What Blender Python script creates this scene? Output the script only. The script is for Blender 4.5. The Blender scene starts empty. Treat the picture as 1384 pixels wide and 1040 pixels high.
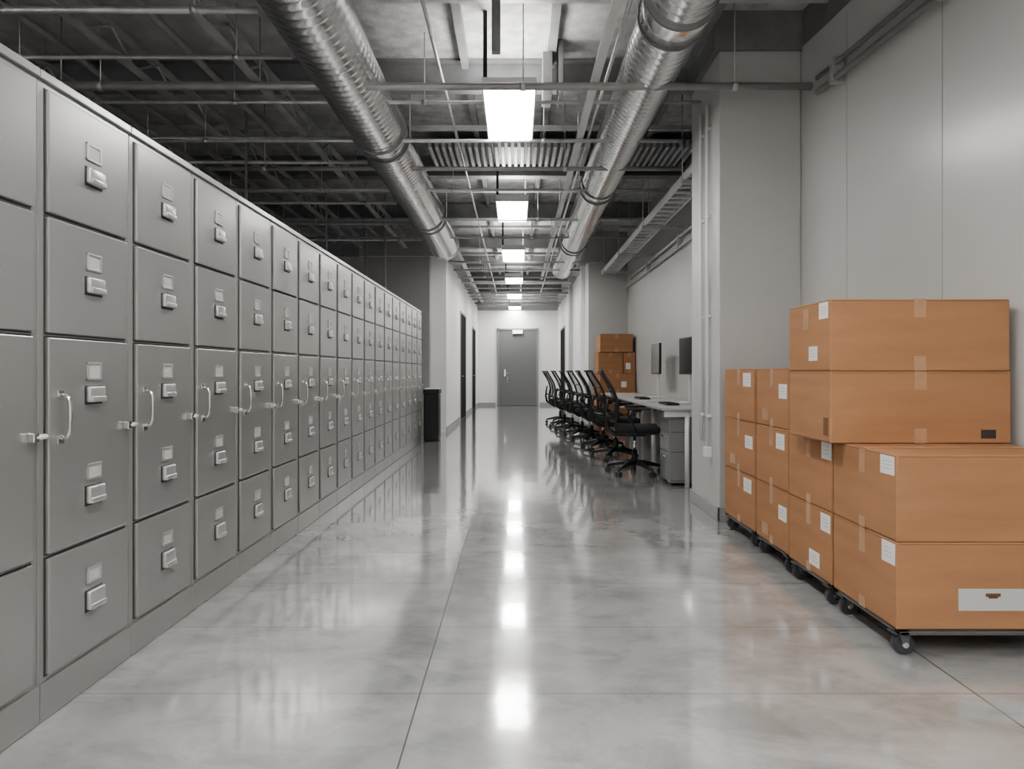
import bpy, bmesh, math, random
from mathutils import Matrix, Vector
random.seed(4)
H=1.15
try: bpy.context.scene.view_settings.look='AgX - Medium High Contrast'
except Exception: pass
# ------------------------------------------------------------------ materials
def pm(name,col,rough=.5,metal=0.0,nscale=0,namt=0.0,rvar=0.0,bump=0.0,bscale=40,stretch=(1,1,1),emit=0,spec=.5,coat=0,alpha=1):
    m=bpy.data.materials.new(name); m.use_nodes=True
    nt=m.node_tree; b=nt.nodes['Principled BSDF']
    b.inputs['Base Color'].default_value=(*col,1); b.inputs['Roughness'].default_value=rough
    b.inputs['Metallic'].default_value=metal; b.inputs['Specular IOR Level'].default_value=spec
    b.inputs['Coat Weight'].default_value=coat
    b.inputs['Alpha'].default_value=alpha
    tc=nt.nodes.new('ShaderNodeTexCoord'); mp=nt.nodes.new('ShaderNodeMapping')
    mp.inputs['Scale'].default_value=stretch
    nt.links.new(tc.outputs['Object'],mp.inputs['Vector'])
    if nscale:
        n=nt.nodes.new('ShaderNodeTexNoise'); n.inputs['Scale'].default_value=nscale; n.inputs['Detail'].default_value=6
        nt.links.new(mp.outputs[0],n.inputs['Vector'])
        r=nt.nodes.new('ShaderNodeValToRGB')
        r.color_ramp.elements[0].position=.3; r.color_ramp.elements[1].position=.7
        r.color_ramp.elements[0].color=(*[c*(1-namt) for c in col],1)
        r.color_ramp.elements[1].color=(*[min(1,c*(1+namt)) for c in col],1)
        nt.links.new(n.outputs['Fac'],r.inputs['Fac']); nt.links.new(r.outputs[0],b.inputs['Base Color'])
        if rvar:
            mr=nt.nodes.new('ShaderNodeMapRange')
            mr.inputs['From Min'].default_value=.3; mr.inputs['From Max'].default_value=.7
            mr.inputs['To Min'].default_value=max(.02,rough-rvar); mr.inputs['To Max'].default_value=rough+rvar
            nt.links.new(n.outputs['Fac'],mr.inputs['Value']); nt.links.new(mr.outputs[0],b.inputs['Roughness'])
    if bump:
        n2=nt.nodes.new('ShaderNodeTexNoise'); n2.inputs['Scale'].default_value=bscale; n2.inputs['Detail'].default_value=4
        nt.links.new(mp.outputs[0],n2.inputs['Vector'])
        bp=nt.nodes.new('ShaderNodeBump'); bp.inputs['Strength'].default_value=bump; bp.inputs['Distance'].default_value=.01
        nt.links.new(n2.outputs['Fac'],bp.inputs['Height']); nt.links.new(bp.outputs[0],b.inputs['Normal'])
    if emit:
        b.inputs['Emission Color'].default_value=(1,.98,.95,1); b.inputs['Emission Strength'].default_value=emit
    return m

CAB=pm('cabinet_steel',(.44,.44,.433),.28,.6,1.5,.03,0,.015,6)
CABD=pm('cabinet_gap',(.07,.07,.07),.6)
CHR=pm('chrome',(.75,.75,.75),.18,1)
PULL=pm('pull_metal',(.60,.60,.60),.3,.65)
PAPER=pm('paper',(.52,.52,.51),.7)
CARD=pm('cardboard',(.41,.222,.122),.78,0,2.2,.08,0,.12,60,(1,1,6),spec=.25)
TAPE=pm('packing_tape',(.46,.275,.165),.28,0,20,.08)
CEDGE=pm('cardboard_edge',(.20,.105,.055),.8)
WHITE=pm('label_white',(.78,.77,.75),.5)
INK=pm('ink',(.06,.05,.05),.6)
BLK=pm('black_plastic',(.018,.018,.02),.4)
BLKF=pm('black_fabric',(.02,.02,.022),.85,0,200,.3)
RUB=pm('rubber',(.05,.05,.055),.55)
DST=pm('dolly_steel',(.16,.16,.16),.45,.5)
WALLW=pm('paint_white',(.86,.86,.85),.5,0,2,.02,0,.03,80)
WALLG=pm('paint_grey',(.50,.50,.49),.42,0,1.2,.03,0,.03,60)
WALLP=pm('panel_paint',(.56,.56,.55),.25,0,1.0,.03,0,.03,2.5)
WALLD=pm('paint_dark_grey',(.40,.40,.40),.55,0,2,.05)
SEAM=pm('seam',(.36,.36,.36),.6)
BASE=pm('baseboard_paint',(.36,.36,.36),.4)
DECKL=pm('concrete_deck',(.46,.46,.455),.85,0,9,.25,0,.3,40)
DECKSIDE=pm('deck_shade_adjusted',(.50,.50,.50),.85,0,5,.2,0,.3,30)  # deck beside the lit centre; colour set apart for shade, then lightened against it
BEAM=pm('beam_paint',(.26,.26,.265),.5,.2,4,.2)
JOIST=pm('joist_steel',(.54,.54,.545),.45,.3,4,.2)
GALV=pm('galvanised',(.6,.6,.6),.38,.6,12,.15,.08)
PIPE=pm('pipe_paint',(.44,.43,.43),.35,.4,8,.1)
DUCT=pm('spiral_duct_steel',(.86,.86,.86),.24,1,3,.06,.04)
DOOR=pm('door_paint',(.20,.20,.205),.4)
DOORF=pm('door_frame_paint',(.30,.30,.30),.5)
DARKD=pm('door_dark',(.02,.02,.021),.85,spec=.15)
DESK=pm('desk_laminate',(.40,.40,.395),.4,0,30,.05)
PED=pm('pedestal_paint',(.28,.28,.28),.35,.3)
WMET=pm('white_metal',(.72,.72,.72),.35)
SCR=pm('screen_glass',(.012,.012,.014),.12)
LAMP=pm('light_panel',(1,1,1),.5,emit=32)
UPFILL=pm('added_ceiling_fill',(1,1,1),.5,emit=22)
EXITL=pm('sign_lit',(1,1,1),.5,emit=2.0)
MESHF=pm('mesh_fabric',(.02,.02,.02),.8)
nt=MESHF.node_tree; b=nt.nodes['Principled BSDF']
tc=nt.nodes.new('ShaderNodeTexCoord'); ck=nt.nodes.new('ShaderNodeTexChecker'); ck.inputs['Scale'].default_value=160
mr=nt.nodes.new('ShaderNodeMapRange'); mr.inputs['To Min'].default_value=.12; mr.inputs['To Max'].default_value=.75
nt.links.new(tc.outputs['Object'],ck.inputs['Vector']); nt.links.new(ck.outputs['Fac'],mr.inputs['Value']); nt.links.new(mr.outputs[0],b.inputs['Alpha'])

# floor material
FLOOR=bpy.data.materials.new('polished_concrete'); FLOOR.use_nodes=True
nt=FLOOR.node_tree; N=nt.nodes; L=nt.links; b=N['Principled BSDF']
tc=N.new('ShaderNodeTexCoord'); sx=N.new('ShaderNodeSeparateXYZ'); L.new(tc.outputs['Object'],sx.inputs[0])
def mth(op,a,bb=None,cc=None):
    n=N.new('ShaderNodeMath'); n.operation=op
    for i,v in enumerate((a,bb,cc)):
        if v is None: continue
        if isinstance(v,(int,float)): n.inputs[i].default_value=v
        else: L.new(v,n.inputs[i])
    return n.outputs[0]
def line(coord,a,w): return mth('LESS_THAN',mth('ABSOLUTE',mth('SUBTRACT',coord,a)),w)
lines=None
for a,w in ((-.345,.003),(1.64,.004),(-3.0,.004)):
    l=line(sx.outputs[0],a,w); lines=l if lines is None else mth('MAXIMUM',lines,l)
fr=mth('MODULO',mth('ADD',sx.outputs[1],100),.6)
tl=line(fr,.3,.0028)
lines=mth('MAXIMUM',lines,mth('MULTIPLY',tl,.6))
n1=N.new('ShaderNodeTexNoise'); n1.inputs['Scale'].default_value=1.3; n1.inputs['Detail'].default_value=10; n1.inputs['Roughness'].default_value=.6; n1.inputs['Distortion'].default_value=.35
n2=N.new('ShaderNodeTexNoise'); n2.inputs['Scale'].default_value=3.0; n2.inputs['Detail'].default_value=10; n2.inputs['Roughness'].default_value=.68; n2.inputs['Distortion'].default_value=.6
mpn=N.new('ShaderNodeMapping'); mpn.inputs['Rotation'].default_value=(0,0,.6); mpn.inputs['Scale'].default_value=(1,1.5,1)
L.new(tc.outputs['Object'],mpn.inputs[0])
for n in (n1,n2): L.new(mpn.outputs[0],n.inputs['Vector'])
r1=N.new('ShaderNodeValToRGB'); e=r1.color_ramp.elements
e[0].position=.36; e[0].color=(.33,.33,.33,1); e[1].position=.62; e[1].color=(.47,.47,.47,1)
L.new(n1.outputs['Fac'],r1.inputs['Fac'])
r2=N.new('ShaderNodeValToRGB'); e=r2.color_ramp.elements
e[0].position=.36; e[0].color=(.72,.72,.72,1); e[1].position=.54; e[1].color=(1,1,1,1)
L.new(n2.outputs['Fac'],r2.inputs['Fac'])
mx=N.new('ShaderNodeMixRGB'); mx.blend_type='MULTIPLY'; mx.inputs[0].default_value=.8
L.new(r1.outputs[0],mx.inputs[1]); L.new(r2.outputs[0],mx.inputs[2])
mx2=N.new('ShaderNodeMixRGB'); mx2.inputs[2].default_value=(.15,.15,.15,1)
L.new(lines,mx2.inputs[0]); L.new(mx.outputs[0],mx2.inputs[1]); L.new(mx2.outputs[0],b.inputs['Base Color'])
mr=N.new('ShaderNodeMapRange'); mr.inputs['From Min'].default_value=.35; mr.inputs['From Max'].default_value=.65
mr.inputs['To Min'].default_value=.14; mr.inputs['To Max'].default_value=.10
L.new(n2.outputs['Fac'],mr.inputs['Value']); L.new(mr.outputs[0],b.inputs['Roughness'])
b.inputs['Specular IOR Level'].default_value=1.0
b.inputs['Coat Weight'].default_value=1.0; b.inputs['Coat Roughness'].default_value=.07; b.inputs['Coat IOR'].default_value=1.6
bp=N.new('ShaderNodeBump'); bp.inputs['Strength'].default_value=.06; bp.inputs['Distance'].default_value=.02
n3=N.new('ShaderNodeTexNoise'); n3.inputs['Scale'].default_value=3; n3.inputs['Detail'].default_value=3
L.new(tc.outputs['Object'],n3.inputs['Vector']); L.new(n3.outputs['Fac'],bp.inputs['Height']); L.new(bp.outputs[0],b.inputs['Normal']); L.new(bp.outputs[0],b.inputs['Coat Normal'])

# ------------------------------------------------------------------ mesh builder
class MB:
    def __init__(s): s.v=[];s.f=[];s.mi=[];s.sm=[];s.mats=[];s.M=Matrix.Identity(4)
    def mid(s,m):
        if m not in s.mats: s.mats.append(m)
        return s.mats.index(m)
    def add(s,vs,fs,m,smooth=False):
        o=len(s.v); s.v+=[tuple(s.M@Vector(v)) for v in vs]; k=s.mid(m)
        for i,f in enumerate(fs):
            s.f.append(tuple(o+j for j in f)); s.mi.append(k)
            s.sm.append(smooth[i] if isinstance(smooth,list) else smooth)
    def box(s,x0,x1,y0,y1,z0,z1,m,bev=0,seg=2,smooth=False):
        x0,x1=sorted((x0,x1));y0,y1=sorted((y0,y1));z0,z1=sorted((z0,z1))
        vs=[(x,y,z) for x in(x0,x1) for y in(y0,y1) for z in(z0,z1)]
        fs=[(0,1,3,2),(4,6,7,5),(0,4,5,1),(2,3,7,6),(0,2,6,4),(1,5,7,3)]
        if bev:
            bm=bmesh.new(); bv=[bm.verts.new(v) for v in vs]
            for f in fs: bm.faces.new([bv[i] for i in f])
            bmesh.ops.bevel(bm,geom=bm.edges[:],offset=bev,segments=seg,profile=.5,affect='EDGES')
            bm.verts.index_update()
            vs=[tuple(v.co) for v in bm.verts]; fs=[tuple(v.index for v in f.verts) for f in bm.faces]; bm.free()
        s.add(vs,fs,m,smooth)
    def cyl(s,p0,p1,r,m,seg=14,r2=None,caps=True):
        p0=Vector(p0);p1=Vector(p1);r2=r if r2 is None else r2
        d=(p1-p0).normalized(); a=d.orthogonal().normalized(); c=d.cross(a)
        vs=[];fs=[];sm=[]
        for p,rr in((p0,r),(p1,r2)):
            for i in range(seg):
                t=2*math.pi*i/seg; vs.append(p+a*math.cos(t)*rr+c*math.sin(t)*rr)
        for i in range(seg):
            j=(i+1)%seg; fs.append((i,j,seg+j,seg+i)); sm.append(True)
        if caps: fs+= [tuple(range(seg))[::-1],tuple(range(seg,2*seg))]; sm+=[False,False]
        s.add(vs,fs,m,sm)
    def tube(s,pts,r,m,seg=8,closed=False,rs=None):
        pts=[Vector(p) for p in pts]; n=len(pts); vs=[];fs=[]
        prev=None
        for k,p in enumerate(pts):
            if closed: d=(pts[(k+1)%n]-pts[k-1]).normalized()
            else: d=(pts[min(k+1,n-1)]-pts[max(k-1,0)]).normalized()
            if prev is None: a=d.orthogonal().normalized()
            else:
                a=(prev-d*prev.dot(d)).normalized()
            prev=a; c=d.cross(a); rr=rs[k] if rs else r
            for i in range(seg):
                t=2*math.pi*i/seg; vs.append(p+a*math.cos(t)*rr+c*math.sin(t)*rr)
        for k in range(n if closed else n-1):
            k2=(k+1)%n
            for i in range(seg):
                j=(i+1)%seg; fs.append((k*seg+i,k*seg+j,k2*seg+j,k2*seg+i))
        if not closed: fs+=[tuple(range(seg))[::-1],tuple(range((n-1)*seg,n*seg))]
        s.add(vs,fs,m,True)
    def prism(s,prof,ext,m):
        n=len(prof); e=Vector(ext); vs=[Vector(p) for p in prof]+[Vector(p)+e for p in prof]
        fs=[tuple(range(n)),tuple(range(n,2*n))[::-1]]+[(i,(i+1)%n,n+(i+1)%n,n+i) for i in range(n)]
        s.add(vs,fs,m)
    def mesh(s,name):
        me=bpy.data.meshes.new(name); me.from_pydata(s.v,[],s.f)
        for m in s.mats: me.materials.append(m)
        me.polygons.foreach_set('material_index',s.mi); me.polygons.foreach_set('use_smooth',s.sm)
        bm=bmesh.new(); bm.from_mesh(me); bmesh.ops.recalc_face_normals(bm,faces=bm.faces); bm.to_mesh(me); bm.free()
        me.update(); return me
    def obj(s,name,loc=(0,0,0),rot=0): return place(s.mesh(name),name,loc,rot)
def place(me,name,loc=(0,0,0),rot=0):
    o=bpy.data.objects.new(name,me); bpy.context.scene.collection.objects.link(o)
    o.location=loc; o.rotation_euler=(0,0,rot); return o
def simple(name,x0,x1,y0,y1,z0,z1,m,bev=0):
    b=MB(); b.box(x0,x1,y0,y1,z0,z1,m,bev); return b.obj(name)

# ------------------------------------------------------------------ room shell
ZC=3.92
XL=-9.0; YB=-4.0; YE=22.0
simple('floor',XL-.1,3.2,YB-.1,YE+.2,-.1,0,FLOOR)
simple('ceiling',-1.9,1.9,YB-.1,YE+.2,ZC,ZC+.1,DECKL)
simple('ceiling',XL-.1,-1.9,YB-.1,YE+.2,ZC,ZC+.1,DECKSIDE)
simple('ceiling',1.9,3.2,YB-.1,YE+.2,ZC,ZC+.1,DECKSIDE)
simple('wall_left',XL-.1,XL,YB,12.6,0,ZC,WALLD)
simple('wall_back',XL,3.0,YB-.1,YB,0,ZC,WALLW)
def wx(y): return 2.19+(4.95-y)*.083
b=MB(); y0,y1=YB,4.95
pr=[(wx(y0),y0,0),(wx(y1),y1,0),(3.1,y1,0),(3.1,y0,0)]
b.prism(pr,(0,0,3.64),WALLP)
for y in (3.49,4.36,2.6,1.7,.8,-.1,-1,-2):
    b.prism([(wx(y)-.0015,y,.0),(wx(y+.005)-.0015,y+.005,.0),(wx(y)+.01,y+.005,0),(wx(y)+.01,y,0)],(0,0,3.6),SEAM)
b.obj('wall_right')
b=MB(); b.prism([(p[0],p[1],3.64) for p in pr],(0,0,ZC-3.64),BEAM); b.obj('trim_1')
b=MB(); b.box(1.56,2.19,4.95,5.73,0,3.62,WALLG,.006); b.box(1.52,2.3,4.93,5.75,3.62,ZC,BEAM)
b.obj('wall_column')
b=MB(); b.box(1.545,1.56,4.935,5.745,0,.11,BASE,.003); b.box(1.545,2.19,4.935,4.95,0,.11,BASE,.003); b.obj('baseboard_column')
simple('wall_right_alcove',2.19,3.1,4.96,12.7,0,ZC,WALLG)
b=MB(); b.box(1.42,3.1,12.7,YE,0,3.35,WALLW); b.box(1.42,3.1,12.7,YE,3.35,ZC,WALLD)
b.box(1.42,2.185,12.69,12.7,0,3.35,WALLG)
b.obj('wall_right_corridor')
for k,(ya,yb) in enumerate(((13.3,13.65),(16.2,16.6))):
    simple('wall_pilaster',1.34,1.42,ya,yb,0,3.35,WALLG if k else WALLW)
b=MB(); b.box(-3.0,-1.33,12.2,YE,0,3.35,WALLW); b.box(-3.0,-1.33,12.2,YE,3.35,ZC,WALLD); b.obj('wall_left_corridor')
simple('wall_left_partition',XL,-1.62,12.0,12.19,0,3.3,WALLD)
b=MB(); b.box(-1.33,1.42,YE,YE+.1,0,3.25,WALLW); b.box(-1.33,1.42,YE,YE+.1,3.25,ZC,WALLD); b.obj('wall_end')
simple('baseboard_left',-1.33,-1.315,12.2,YE,0,.1,BASE)
simple('baseboard_right',1.405,1.42,12.7,YE,0,.1,BASE)
b=MB(); b.box(-1.31,-.72,YE-.015,YE,0,.1,BASE); b.box(.8,1.4,YE-.015,YE,0,.1,BASE); b.obj('baseboard_end')
b=MB(); Y=YE-.002
b.box(-.66,-.60,Y-.06,Y,0,2.64,DOORF,.004); b.box(.68,.74,Y-.06,Y,0,2.64,DOORF,.004); b.box(-.66,.74,Y-.06,Y,2.58,2.64,DOORF,.004)
b.box(-.60,.68,Y-.035,Y-.001,0.01,2.58,DOOR,.004)
b.box(-.42,-.36,Y-.05,Y-.034,1.0,1.24,CHR,.005); b.tube([(-.39,Y-.05,1.1),(-.39,Y-.10,1.1),(-.22,Y-.10,1.1)],.012,CHR)
b.tube([(-.30,Y-.04,.75),(-.30,Y-.09,.78),(-.30,Y-.09,1.0),(-.30,Y-.04,1.03)],.011,CHR)
b.obj('door_1')
b=MB(); b.box(-.14,.22,YE-.12,YE-.07,2.44,2.58,WMET,.006); b.box(-.12,.20,YE-.124,YE-.118,2.46,2.56,EXITL); b.obj('exit_sign')
def sdoor(n,x,s,y0,y1,h):
    b=MB()
    b.box(x,x+s*.02,y0-.05,y0,0,h+.05,DOORF,.003); b.box(x,x+s*.02,y1,y1+.05,0,h+.05,DOORF,.003); b.box(x,x+s*.02,y0,y1,h,h+.05,DOORF,.003)
    b.box(x,x+s*.014,y0,y1,.005,h,DARKD); b.tube([(x+s*.012,y0+.1,1.05),(x+s*.06,y0+.1,1.05),(x+s*.06,y0+.22,1.05)],.01,CHR)
    b.obj('door_%d'%n)
sdoor(2,-1.328,1,15.2,16.7,2.55); sdoor(3,-1.328,1,19.2,20.6,2.45); sdoor(4,1.418,-1,18.7,20.4,2.45)

# ------------------------------------------------------------------ file cabinets
W=.496
b=MB()
b.box(-.5,-.008,.0015,W-.0015,0,2.14,CAB,.004)
b.box(-.5,.004,.0015,W-.0015,2.112,2.142,CAB,.003)
b.box(-.02,.002,.0015,W-.0015,.002,.125,CAB,.003)
ya,yb=.034,W-.034
drs=[(2.085,1.68),(1.665,1.28),(1.265,.545),(.53,.145)]
for zt,zb in drs:
    b.box(-.009,-.006,ya-.006,yb+.006,zb-.005,zt+.005,CABD)
    b.box(-.009,.007,ya,yb,zb,zt,CAB,.004)
yc=W/2+.01
for lt,lb,ht,hb in((1.98,1.915,1.89,1.83),(1.58,1.517,1.493,1.435),(1.185,1.12,1.098,1.04),(.818,.758,.737,.674),(.443,.383,.36,.29)):
    w=.041
    b.box(.007,.0085,yc-w+.004,yc+w-.004,lb+.004,lt-.004,PAPER)
    for a0,a1,c0,c1 in((yc-w,yc+w,lt-.009,lt),(yc-w,yc+w,lb,lb+.009),(yc-w,yc-w+.010,lb,lt),(yc+w-.010,yc+w,lb,lt)):
        b.box(.007,.0125,a0,a1,c0,c1,PULL,.0015)
    w=.045
    b.box(.006,.026,yc-w,yc+w,hb,ht,PULL,.008,3,True)
    b.box(.02,.032,yc-w+.004,yc+w-.004,hb+.001,hb+.022,PULL,.004,2,True)
    b.box(.0068,.0075,yc-w-.004,yc+w+.004,hb-.008,ht+.002,CABD)
hp=[(.006,.085,.925),(.03,.085,.93),(.040,.085,.95),(.042,.085,1.0),(.040,.085,1.05),(.03,.085,1.07),(.006,.085,1.075)]
b.tube(hp,.0065,CHR)
b.box(.006,.012,.07,.10,.905,.935,CHR,.002); b.box(.006,.012,.07,.10,1.065,1.09,CHR,.002)
b.box(.007,.03,W-.062,W-.038,.925,.955,CHR,.003); b.cyl((.022,W-.05,.94),(.022,W-.002,.94),.009,WHITE)
cabme=b.mesh('file_cabinet')
for i in range(19): place(cabme,'file_cabinet',(-1.556,1.108+W*i,0))

# ------------------------------------------------------------------ light fixtures
b=MB()
w,l=.195,1.12
b.box(-w-.012,w+.012,0,l,.012,.085,WMET,.004)
b.box(-w-.012,-w,0,l,0,.014,WMET); b.box(w,w+.012,0,l,0,.014,WMET); b.box(-w,w,0,.012,0,.014,WMET); b.box(-w,w,l-.012,l,0,.014,WMET)
b.box(-w,w,.012,l-.012,.006,.0125,LAMP)
b.box(-w+.03,w-.03,.16,l-.16,.084,.088,UPFILL)  # glowing strip added on top, hidden from below, to brighten the ceiling
b.box(-.2,-.17,.1,.13,.085,ZC-3.28-.001,BLK); b.box(.17,.19,l-.13,l-.11,.085,ZC-3.28-.001,GALV)
lm=b.mesh('added_fill_light')
for k in range(-2,6):
    place(lm,'added_fill_light',(-.055,4.83+3.2*k,3.28))
for y in (-3.0,-1.2):  # unseen extra panels behind the camera, added to light the box fronts
    for x in (-4.25,-2.45,1.3): place(lm,'added_fill_light',(x,y,3.28))
# ------------------------------------------------------------------ spiral ducts
def duct(name,X,Z,R,ya,yb,cols,pitch=.125):
    b=MB(); seg=44; sub=6; step=pitch/sub; n=int((yb-ya)/step)
    vs=[];fs=[]
    for k in range(n+1):
        y=ya+k*step
        for i in range(seg):
            t=2*math.pi*i/seg
            fr=((y/pitch)-(i/seg))%1
            rr=R+(.005*math.sin(fr/.35*math.pi) if fr<.35 else 0)-.002*math.sin(max(0,(fr-.35)/.65)*math.pi)
            vs.append((X+rr*math.cos(t),y,Z+rr*math.sin(t)))
    for k in range(n):
        for i in range(seg):
            j=(i+1)%seg; fs.append((k*seg+i,k*seg+j,(k+1)*seg+j,(k+1)*seg+i))
    b.add(vs,fs,DUCT,True)
    b.cyl((X,yb-.02,Z),(X,yb+.02,Z),R+.02,DUCT,48); b.cyl((X,ya,Z),(X,ya+.03,Z),R+.012,DUCT,48)
    for y in cols:
        for d in(-.13,.11): b.cyl((X,y+d,Z),(X,y+d+.02,Z),R+.018,BEAM,48)
        b.cyl((X,y-.10,Z),(X,y+.10,Z),R+.011,DUCT,48)
        for sgn in(-1,1):
            b.cyl((X+sgn*(R+.02),y+.1,Z),(X+sgn*(R+.02),y+.1,ZC-.001),.006,GALV,8)
    b.obj(name)
duct('spiral_duct',-1.27,3.39,.24,-2,11.4,(2.8,6.0,9.2),.085)
duct('spiral_duct',1.00,3.43,.208,-2,14.2,(4.0,7.8,11.3),.075)
b=MB(); b.tube([(-1.2,11.43,3.5),(-1.15,13,3.5),(-1.15,21.9,3.5)],.05,GALV,12); b.obj('exhaust_pipe')
# ------------------------------------------------------------------ long conduits / strut
b=MB(); b.box(.555,.615,-2,15,3.30,3.345,WMET,.004)
for y in (1,3.2,6.1,8.7,10.8,13.3): b.cyl((.585,y,3.345),(.585,y,ZC-.001),.006,GALV,8)
b.obj('strut_channel')
b=MB()
for (x,z,r) in((.72,3.50,.014),(-.62,3.60,.014)): b.cyl((x,-2,z),(x,21,z),r,GALV,10)
b.cyl((-.62,3,3.6),(-.62,3,ZC-.001),.006,GALV,8);b.cyl((.72,3,3.5),(.72,3,ZC-.001),.006,GALV,8)
b.obj('ceiling_conduit')
pipes=[(4.72,3.245,.027,-5.2,2.16),(5.25,3.35,.014,-6,1.5),(5.9,3.27,.018,-5,1.5),(6.65,3.25,.022,-3.2,1.95),(7.6,3.3,.014,-6,2.1),(9.0,3.28,.022,-3.4,2.1),(10.3,3.3,.016,-5,2.1),(12.3,3.25,.022,-1.3,2.1)]
y=13.3
while y<21.5: pipes.append((y,3.27+random.uniform(-.03,.03),.018,-1.30,1.31 if y<17 else 1.38)); y+=.95
pipes+= [(4.0,3.40,.022,-8.8,-1.6),(4.6,3.40,.015,-8.8,-1.6),(5.02,3.40,.018,-8.8,-1.6),(6.9,3.40,.02,-8.8,-1.6),(8.0,3.40,.018,-8.8,-1.6),(6.2,3.40,.02,-8.8,-1.6),(8.6,3.41,.02,-8.8,-1.6),(9.8,3.41,.02,-8.8,-1.6),(11.0,3.41,.02,-8.8,-1.6)]
for k,(y,z,r,xa,xb) in enumerate(pipes):
    b=MB(); b.cyl((xa,y,z),(xb,y,z),r,PIPE if k%3==0 else GALV,12)
    x=xa+.6
    while x<xb-.1:
        if not 0.7<x<1.3 and not -1.6<x<-1:
            b.cyl((x,y,z),(x,y,ZC-.001),.005,GALV,6)
            b.cyl((x-.02,y,z),(x+.02,y,z),r+.006,GALV,12)
        x+=1.55
    b.obj('ceiling_pipe')
GY=(3.4,5.75,8.3,10.55,13.0,15.4,17.8,20.2)
for y in GY:
    xa,xb=(XL,2.18) if y<12 else (-1.32,1.41)
    b=MB(); b.box(xa,xb,y-.07,y+.07,3.66,3.68,BEAM); b.box(xa,xb,y-.006,y+.006,3.68,ZC-.02,BEAM); b.box(xa,xb,y-.07,y+.07,ZC-.02,ZC-.001,BEAM)
    b.obj('steel_girder')
for y in (4.5,6.9,9.3,11.6,14.2,16.6,19):
    xa,xb=(XL,2.18) if y<12 else (-1.32,1.41)
    simple('unistrut_rail',xa,xb,y-.02,y+.02,3.74,3.79,JOIST)
for x in (-2.05,-2.9,-3.8,-4.7,-5.7,-6.8,-8.0):
    b=MB(); zb,zt=3.44,3.64
    b.box(x-.035,x+.035,-3.5,11.9,zb,zb+.018,JOIST); b.box(x-.035,x+.035,-3.5,11.9,zt-.018,zt,JOIST)
    y=-3.5; up=True
    while y<11.6:
        b.cyl((x,y,zb+.01 if up else zt-.01),(x,y+.3,zt-.01 if up else zb+.01),.010,JOIST,6); y+=.3; up=not up
    for y in (-2.2,.5,3.4,5.75,8.3,10.55): b.box(x-.02,x+.02,y-.02,y+.02,zt,3.659,JOIST)
    b.obj('open_web_joist')
for x in (-2.45,-3.35,-4.2,-5.2,-6.2):
    b=MB(); b.cyl((x,-3,3.55),(x,11.9,3.55),.03,PIPE,12)
    for y in (0,2,4.1,7.2,9.5,11.3): b.cyl((x,y,3.55),(x,y,ZC-.001),.006,GALV,6)
    b.obj('sprinkler_main')
b=MB(); x=-1.0
while x<2.0: b.box(x,x+.035,7.3,8.15,3.70,3.78,JOIST); x+=.075
b.box(-1.05,2.05,7.3,8.15,3.78,3.79,BEAM)
b.cyl((-1,7.7,3.79),(-1,7.7,ZC-.001),.01,GALV); b.cyl((1.4,7.7,3.79),(1.4,7.7,ZC-.001),.01,GALV)
b.obj('ceiling_grille')
for x in (-1.75,-.45,.30,1.5):
    b=MB(); es=(-3,)+GY+(20.9,)
    for p,q in zip(es[:-1],es[1:]): b.box(x-.03,x+.03,p+.075,q-.075,ZC-.10,ZC-.001,BEAM)
    b.obj('steel_purlin')
b=MB(); b.box(.22,.30,5.35,5.6,3.45,ZC-.101,BEAM,.004); b.box(.35,.39,5.35,5.6,3.45,ZC-.001,BEAM,.004); b.obj('hanger_bracket')
b=MB(); b.box(-.35,.25,4.35,4.47,3.79,3.815,BEAM); b.box(-.17,-.11,4.4,4.46,3.35,3.79,BEAM); b.box(-.35,-.32,4.4,4.46,3.815,ZC-.001,BEAM); b.box(.2,.23,4.4,4.46,3.815,ZC-.001,BEAM); b.obj('hanger_bracket')
for x,y in((-2.6,8.8),(-2.75,6.55),(-2.6,11.15),(-2.2,10.8)):
    b=MB(); b.cyl((x,y,0),(x,y,ZC-.001),.014,GALV,10); b.cyl((x,y,0),(x,y,.02),.05,GALV,12); b.obj('service_pole')
b=MB()
for dz,r in((0,.022),(.10,.016)):
    pa=(wx(4.62)-.06,4.62,3.16+dz); pb=(wx(-2)-.06,-2,3.16+dz); b.cyl(pa,pb,r,PIPE,12)
for y in (4.4,3.4,2.4,1.2): b.box(wx(y)-.09,wx(y)-.003,y-.02,y+.02,3.12,3.30,GALV,.003)
b.obj('wall_conduit')
b=MB()
for x in(1.68,1.92): b.box(x-.012,x+.012,5.78,12.65,3.06,3.14,WMET,.003)
y=5.9
while y<12.6: b.box(1.69,1.91,y-.018,y+.018,3.065,3.085,WMET); y+=.20
for y in (6.4,8.4,10.4,12.2):
    b.box(1.64,2.188,y-.02,y+.02,3.02,3.06,GALV)
    b.cyl((1.65,y,3.04),(1.65,y,ZC-.001),.006,GALV,8)
b.obj('cable_tray')
b=MB()
for z in(2.93,2.80): b.cyl((2.15,5.76,z),(2.15,12.68,z),.02 if z>2.9 else .014,GALV,10)
for y in(6.5,8.5,10.5,12.3): b.box(2.12,2.189,y-.015,y+.015,2.78,2.96,GALV)
b.obj('wall_conduit')
b=MB()
for y,zb in((5.18,.54),(5.36,.58)):
    b.cyl((1.535,y,zb),(1.535,y,3.3),.014,WMET,10)
    for z in(.8,1.6,2.4,3.1): b.box(1.53,1.559,y-.03,y+.03,z-.012,z+.012,WMET,.002)
b.box(1.51,1.559,5.13,5.21,.47,.55,WMET,.006)
b.obj('wall_conduit')
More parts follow.
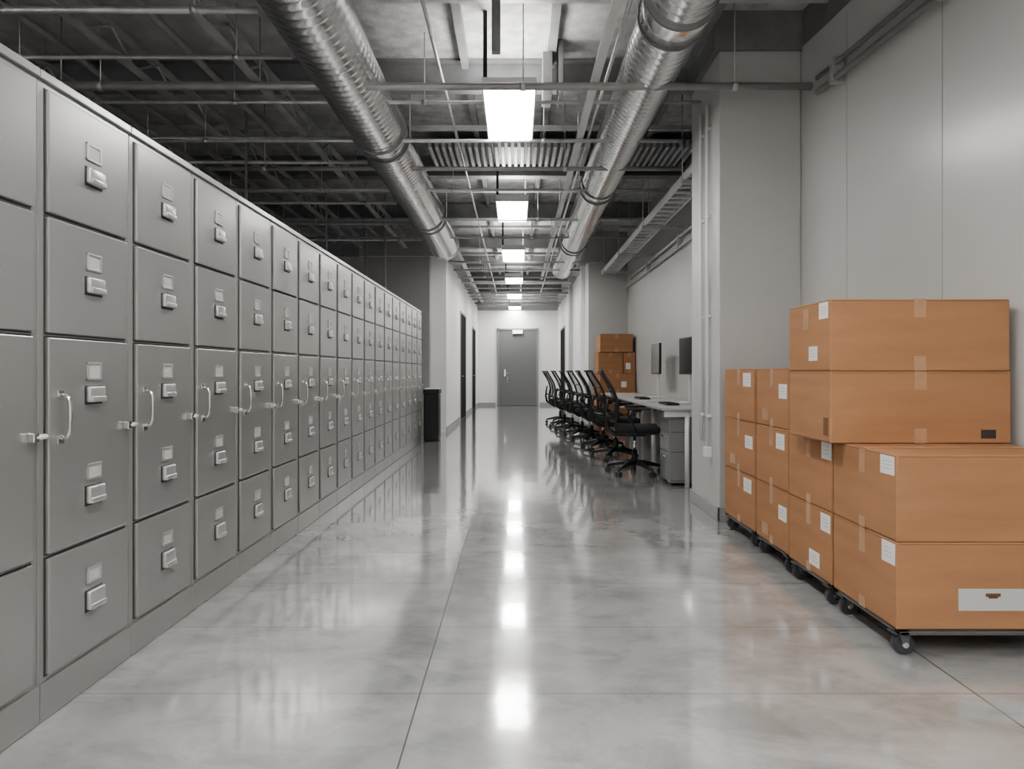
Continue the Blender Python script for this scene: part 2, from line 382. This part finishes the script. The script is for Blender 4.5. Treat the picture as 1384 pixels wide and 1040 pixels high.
# ------------------------------------------------------------------ bin
b=MB()
b.box(-.125,.125,-.16,.16,0,.78,BLK,.02); b.box(-.135,.135,-.17,.17,.78,.86,BLK,.012); b.box(-.11,.11,-.14,.14,.86,.875,WHITE,.005)
b.obj('trash_bin',(-1.42,10.86,0))
# ------------------------------------------------------------------ desks
DL=1.6
def desk(ped):
    b=MB()
    b.box(0,.735,.003,DL-.003,.765,.79,DESK,.004)
    b.box(.03,.70,.04,.07,.70,.765,WMET); b.box(.03,.70,DL-.07,DL-.04,.70,.765,WMET); b.box(.66,.70,.04,DL-.04,.70,.765,WMET)
    for x,y in((.26,.05),(.26,DL-.05),(.68,.05),(.68,DL-.05)): b.cyl((x,y,0),(x,y,.765),.024,WMET,14)
    if ped:
        b.box(.10,.60,.09,.50,.03,.74,PED,.006)
        for z0,z1 in((.05,.33),(.34,.53),(.54,.72)):
            b.box(.088,.10,.10,.49,z0,z1,PED,.004); b.box(.072,.09,.22,.36,z1-.05,z1-.035,CHR,.003)
            b.box(.11,.59,.0885,.092,z0,z0+.006,CABD)
        for x in(.14,.56):
            for y in(.13,.46): b.cyl((x,y,0),(x,y,.03),.02,BLK,10)
    return b.mesh('office_desk')
d1,d2=desk(True),desk(False)
for k in range(3): place(d1 if k==0 else d2,'office_desk',(1.445,6.38+DL*k,0))
def monitor(y,rot):
    b=MB(); b.box(-.015,.015,-.27,.27,.33,.76,BLK,.006); b.box(-.0165,-.0145,-.258,.258,.345,.748,SCR)
    b.box(.0,.04,-.10,.10,.45,.62,BLK,.01); b.cyl((.03,0,.0),(.03,0,.5),.016,WMET,12); b.box(-.09,.12,-.12,.12,0,.012,WMET,.004)
    b.obj('computer_monitor',(1.97,y,.791),rot)
monitor(7.42,.05); monitor(9.08,.0)
for y in(7.1,8.6):
    b=MB(); b.box(-.07,.07,-.2,.2,0,.018,BLK,.004)
    for i in range(5):
        for j in range(14): b.box(-.062+i*.025,-.042+i*.025,-.19+j*.027,-.168+j*.027,.018,.023,BLKF)
    b.obj('keyboard',(1.68,y,.791))
b=MB()
for i in range(4): b.box(-.1,.11,-.15,.15,.003*i,.003*i+.0025,PAPER)
b.obj('paper_stack',(1.62,7.75,.791),.2)
# ------------------------------------------------------------------ chairs
b=MB()
for k in range(5):
    a=2*math.pi*k/5+.3; c,s_=math.cos(a),math.sin(a)
    pts=[(c*r,s_*r,z) for r,z in((.03,.13),(.12,.125),(.22,.105),(.31,.085))]
    b.tube(pts,.02,BLK,8,rs=[.034,.028,.022,.017])
    b.cyl((c*.31,s_*.31,.05),(c*.31,s_*.31,.09),.011,BLK,8)
    for d in(-.016,.016):
        px,py=c*.31-s_*d,s_*.31+c*d
        b.cyl((px-s_*.011,py+c*.011,.03),(px+s_*.011,py-c*.011,.03),.03,RUB,14)
b.cyl((0,0,.10),(0,0,.27),.03,BLK,16); b.cyl((0,0,.25),(0,0,.44),.017,CHR,12)
b.box(-.13,.12,-.09,.09,.43,.475,BLK,.012)
b.box(-.225,.27,-.245,.245,.475,.555,BLKF,.036,4,True)
b.box(-.21,.25,-.23,.23,.465,.49,BLK,.01)
def bp_(u,v):
    z=.60+.56*v
    x=-.255+.045*math.sin(math.pi*min(1,v*1.1))-.15*v**1.6+.045*u*u
    w=.205+.03*math.sin(math.pi*v)-.03*v
    return (x,u*w,z)
nu,nv=10,14
vs=[bp_(-1+2*i/nu,j/nv) for j in range(nv+1) for i in range(nu+1)]
fs=[(j*(nu+1)+i,j*(nu+1)+i+1,(j+1)*(nu+1)+i+1,(j+1)*(nu+1)+i) for j in range(nv) for i in range(nu)]
b.add(vs,fs,MESHF,True)
out=[bp_(-1,j/nv) for j in range(nv+1)]+[bp_(-1+2*i/nu,1) for i in range(1,nu)]+[bp_(1,j/nv) for j in range(nv,-1,-1)]+[bp_(-1+2*i/nu,0) for i in range(nu-1,0,-1)]
b.tube(out,.015,BLK,8,closed=True)
b.tube([(-.10,0,.45),(-.22,0,.45),(-.30,0,.50),(-.325,0,.62),(-.31,0,.76),(-.29,0,.84)],.02,BLK,8,rs=[.03,.03,.026,.022,.018,.014])
for s_ in(-1,1): b.tube([(-.315,0,.70),(-.30,s_*.08,.66),(-.245,s_*.19,.64)],.012,BLK,8)
for j in (.35,.62): b.tube([bp_(-1+2*i/nu,j) for i in range(nu+1)],.007,BLK,6)
for s_ in(-1,1):
    b.tube([(0,s_*.20,.47),(.0,s_*.265,.48),(-.03,s_*.28,.56),(-.06,s_*.28,.66),(-.04,s_*.28,.72),(.06,s_*.28,.735)],.013,BLK,8)
    b.box(-.10,.15,s_*.28-.035,s_*.28+.035,.735,.76,BLK,.011)
cm=b.mesh('office_chair')
for x,y,r in((1.33,7.25,-.12),(1.31,8.5,.1),(1.28,9.5,-.05),(1.22,10.45,.12),(1.16,11.35,0),(1.07,12.3,.08),(1.0,13.3,-.05),(.98,14.4,.05)):
    place(cm,'office_chair',(x,y,0),r)
# ------------------------------------------------------------------ boxes
def cbox(x0,x1,y0,y1,z0,h,tape='x',labels=(),rot=0,name='cardboard_box'):
    w,d=(x1-x0)/2,(y1-y0)/2; b=MB()
    b.box(-w,w,-d,d,0,h-.001,CARD,.006)
    e=.0012
    if tape=='x':
        b.box(-w-e,w+e,-.025,.025,h-.002,h+e-.001,TAPE)
        b.box(-w-e,-w+.002,-.025,.025,h-.11,h,TAPE); b.box(-w-e,-w+.002,-.025,.025,0.001,.05,TAPE)
    else:
        b.box(-.028,.028,-d-e,d+e,h-.002,h+e-.001,TAPE)
        b.box(-.028,.028,-d-e,-d+.002,h-.085,h,TAPE); b.box(-.028,.028,-d-e,-d+.002,.001,.07,TAPE)
    b.box(-w-.0006,-w+.001,-d+.01,d-.01,h-.010,h-.0075,CEDGE); b.box(-w+.01,w-.01,-d-.0006,-d+.001,h-.010,h-.0075,CEDGE)
    b.box(-w-.0006,-w+.001,-d+.01,d-.01,.006,.008,CEDGE)
    for (f,u0,u1,v0,v1,m) in labels:
        if f=='L':
            ya,yb=d-u0*2*d,d-u1*2*d; b.box(-w-.002,-w+.001,ya,yb,v0*h,v1*h,m)
            if m is WHITE:
                for q in(.3,.5,.7): b.box(-w-.0024,-w,ya+(yb-ya)*.15,ya+(yb-ya)*.8,(v0+(v1-v0)*q)*h,(v0+(v1-v0)*q)*h+.002,SEAM)
        else:
            xa,xb=-w+u0*2*w,-w+u1*2*w; b.box(xa,xb,-d-.002-(.0006 if m is CEDGE else 0),-d+.001,v0*h,v1*h,m)
    return b.obj(name,((x0+x1)/2,(y0+y1)/2,z0),rot)
Z0,HB=.107,.354
cbox(1.536,2.29,2.60,3.12,Z0,HB,'x',[('L',.80,.98,.72,.97,WHITE),('F',.33,.70,.22,.47,PAPER),('F',.475,.555,.38,.42,CEDGE),('F',.49,.54,.36,.39,CEDGE)])
cbox(1.536,2.29,2.60,3.12,Z0+HB,HB,'x',[('L',.78,.97,.75,.97,WHITE)])
cbox(1.536,2.25,3.14,3.63,Z0,HB,'x',[('L',.52,.75,.12,.34,WHITE),('L',.78,.98,.70,.95,WHITE)])
cbox(1.536,2.25,3.14,3.63,Z0+HB,HB,'x',[('L',.80,1.0,.72,.98,WHITE)])
cbox(1.462,2.305,3.0,3.45,Z0+2*HB+.001,.337,'y',[('F',.835,.915,.07,.19,INK),('L',.86,.96,.1,.35,CEDGE)])
cbox(1.462,2.300,3.0,3.45,Z0+2*HB+.339,.337,'y',[('L',.52,.72,.15,.36,WHITE),('L',.76,.96,.74,.97,WHITE),('L',.38,.52,.62,.93,TAPE)])
for (ya,yb) in((3.66,4.15),(4.19,4.78)):
    for k in range(3):
        j=random.uniform(-.012,.012)
        cbox(1.54+abs(j),2.14,ya,yb,Z0+k*(HB+.001),HB,'x',[('L',.66,.9,.66,.92,WHITE)] if (k+int(ya))%2==0 else [('L',.72,.95,.5,.74,WHITE),('L',.2,.4,.1,.3,TAPE)],random.uniform(-.004,.004))
ys=11.8
lv=[(1.50,2.15,.38),(1.48,2.17,.38),(1.52,2.17,.36),(1.50,2.18,.39)]
z=0
for k,(xa,xb,h) in enumerate(lv):
    if k==3:
        cbox(xa,1.95,ys,ys+.55,z,h,'y'); cbox(1.96,xb,ys,ys+.55,z,h,'y',[('F',.2,.6,.2,.5,WHITE)])
    else: cbox(xa,xb,ys-.03*k,ys+.55,z,h,'y',[('F',.6,.75,.3,.6,WHITE)])
    z+=h+.001
cbox(1.53,2.13,ys-.04,ys+.5,z,.33,'y')
def dolly(x0,x1,y0,y1):
    b=MB(); z0,z1=.090,.105
    b.box(x0,x1,y0,y0+.04,z0,z1,DST,.003); b.box(x0,x1,y1-.04,y1,z0,z1,DST,.003)
    b.box(x0,x0+.04,y0,y1,z0,z1,DST,.003); b.box(x1-.04,x1,y0,y1,z0,z1,DST,.003)
    b.box(x0+.02,x1-.02,(y0+y1)/2-.02,(y0+y1)/2+.02,z0,z1,DST)
    for x in(x0+.025,x1-.06):
        for y in(y0+.05,y1-.05):
            b.box(x-.03,x+.04,y-.03,y+.03,.084,z0,DST,.002)
            for s_ in(-1,1): b.prism([(x-.012,y+s_*.022,.086),(x+.032,y+s_*.022,.086),(x+.026,y+s_*.022,.036),(x+.008,y+s_*.022,.03)],(0,s_*.003,0),DST)
            b.cyl((x+.015,y-.018,.040),(x+.015,y+.018,.040),.0395,RUB,22); b.cyl((x+.015,y-.026,.040),(x+.015,y+.026,.040),.012,CHR,10)
    b.obj('moving_dolly')
dolly(1.54,2.28,2.585,3.115); dolly(1.54,2.24,3.15,3.63); dolly(1.55,2.13,3.66,4.15); dolly(1.55,2.13,4.2,4.77)

# ------------------------------------------------------------------ world & camera
w=bpy.data.worlds.new('World'); bpy.context.scene.world=w; w.use_nodes=True
w.node_tree.nodes['Background'].inputs[0].default_value=(.5,.5,.5,1); w.node_tree.nodes['Background'].inputs[1].default_value=.3
cam=bpy.data.cameras.new('camera'); co=bpy.data.objects.new('camera',cam); bpy.context.scene.collection.objects.link(co)
co.location=(0,0,H); co.rotation_euler=(math.pi/2,0,0)
cam.sensor_fit='HORIZONTAL'; cam.sensor_width=36; cam.lens=870/1384*36; cam.shift_x=-6/1384; cam.shift_y=-17/1384
cam.clip_start=.05
bpy.context.scene.camera=co
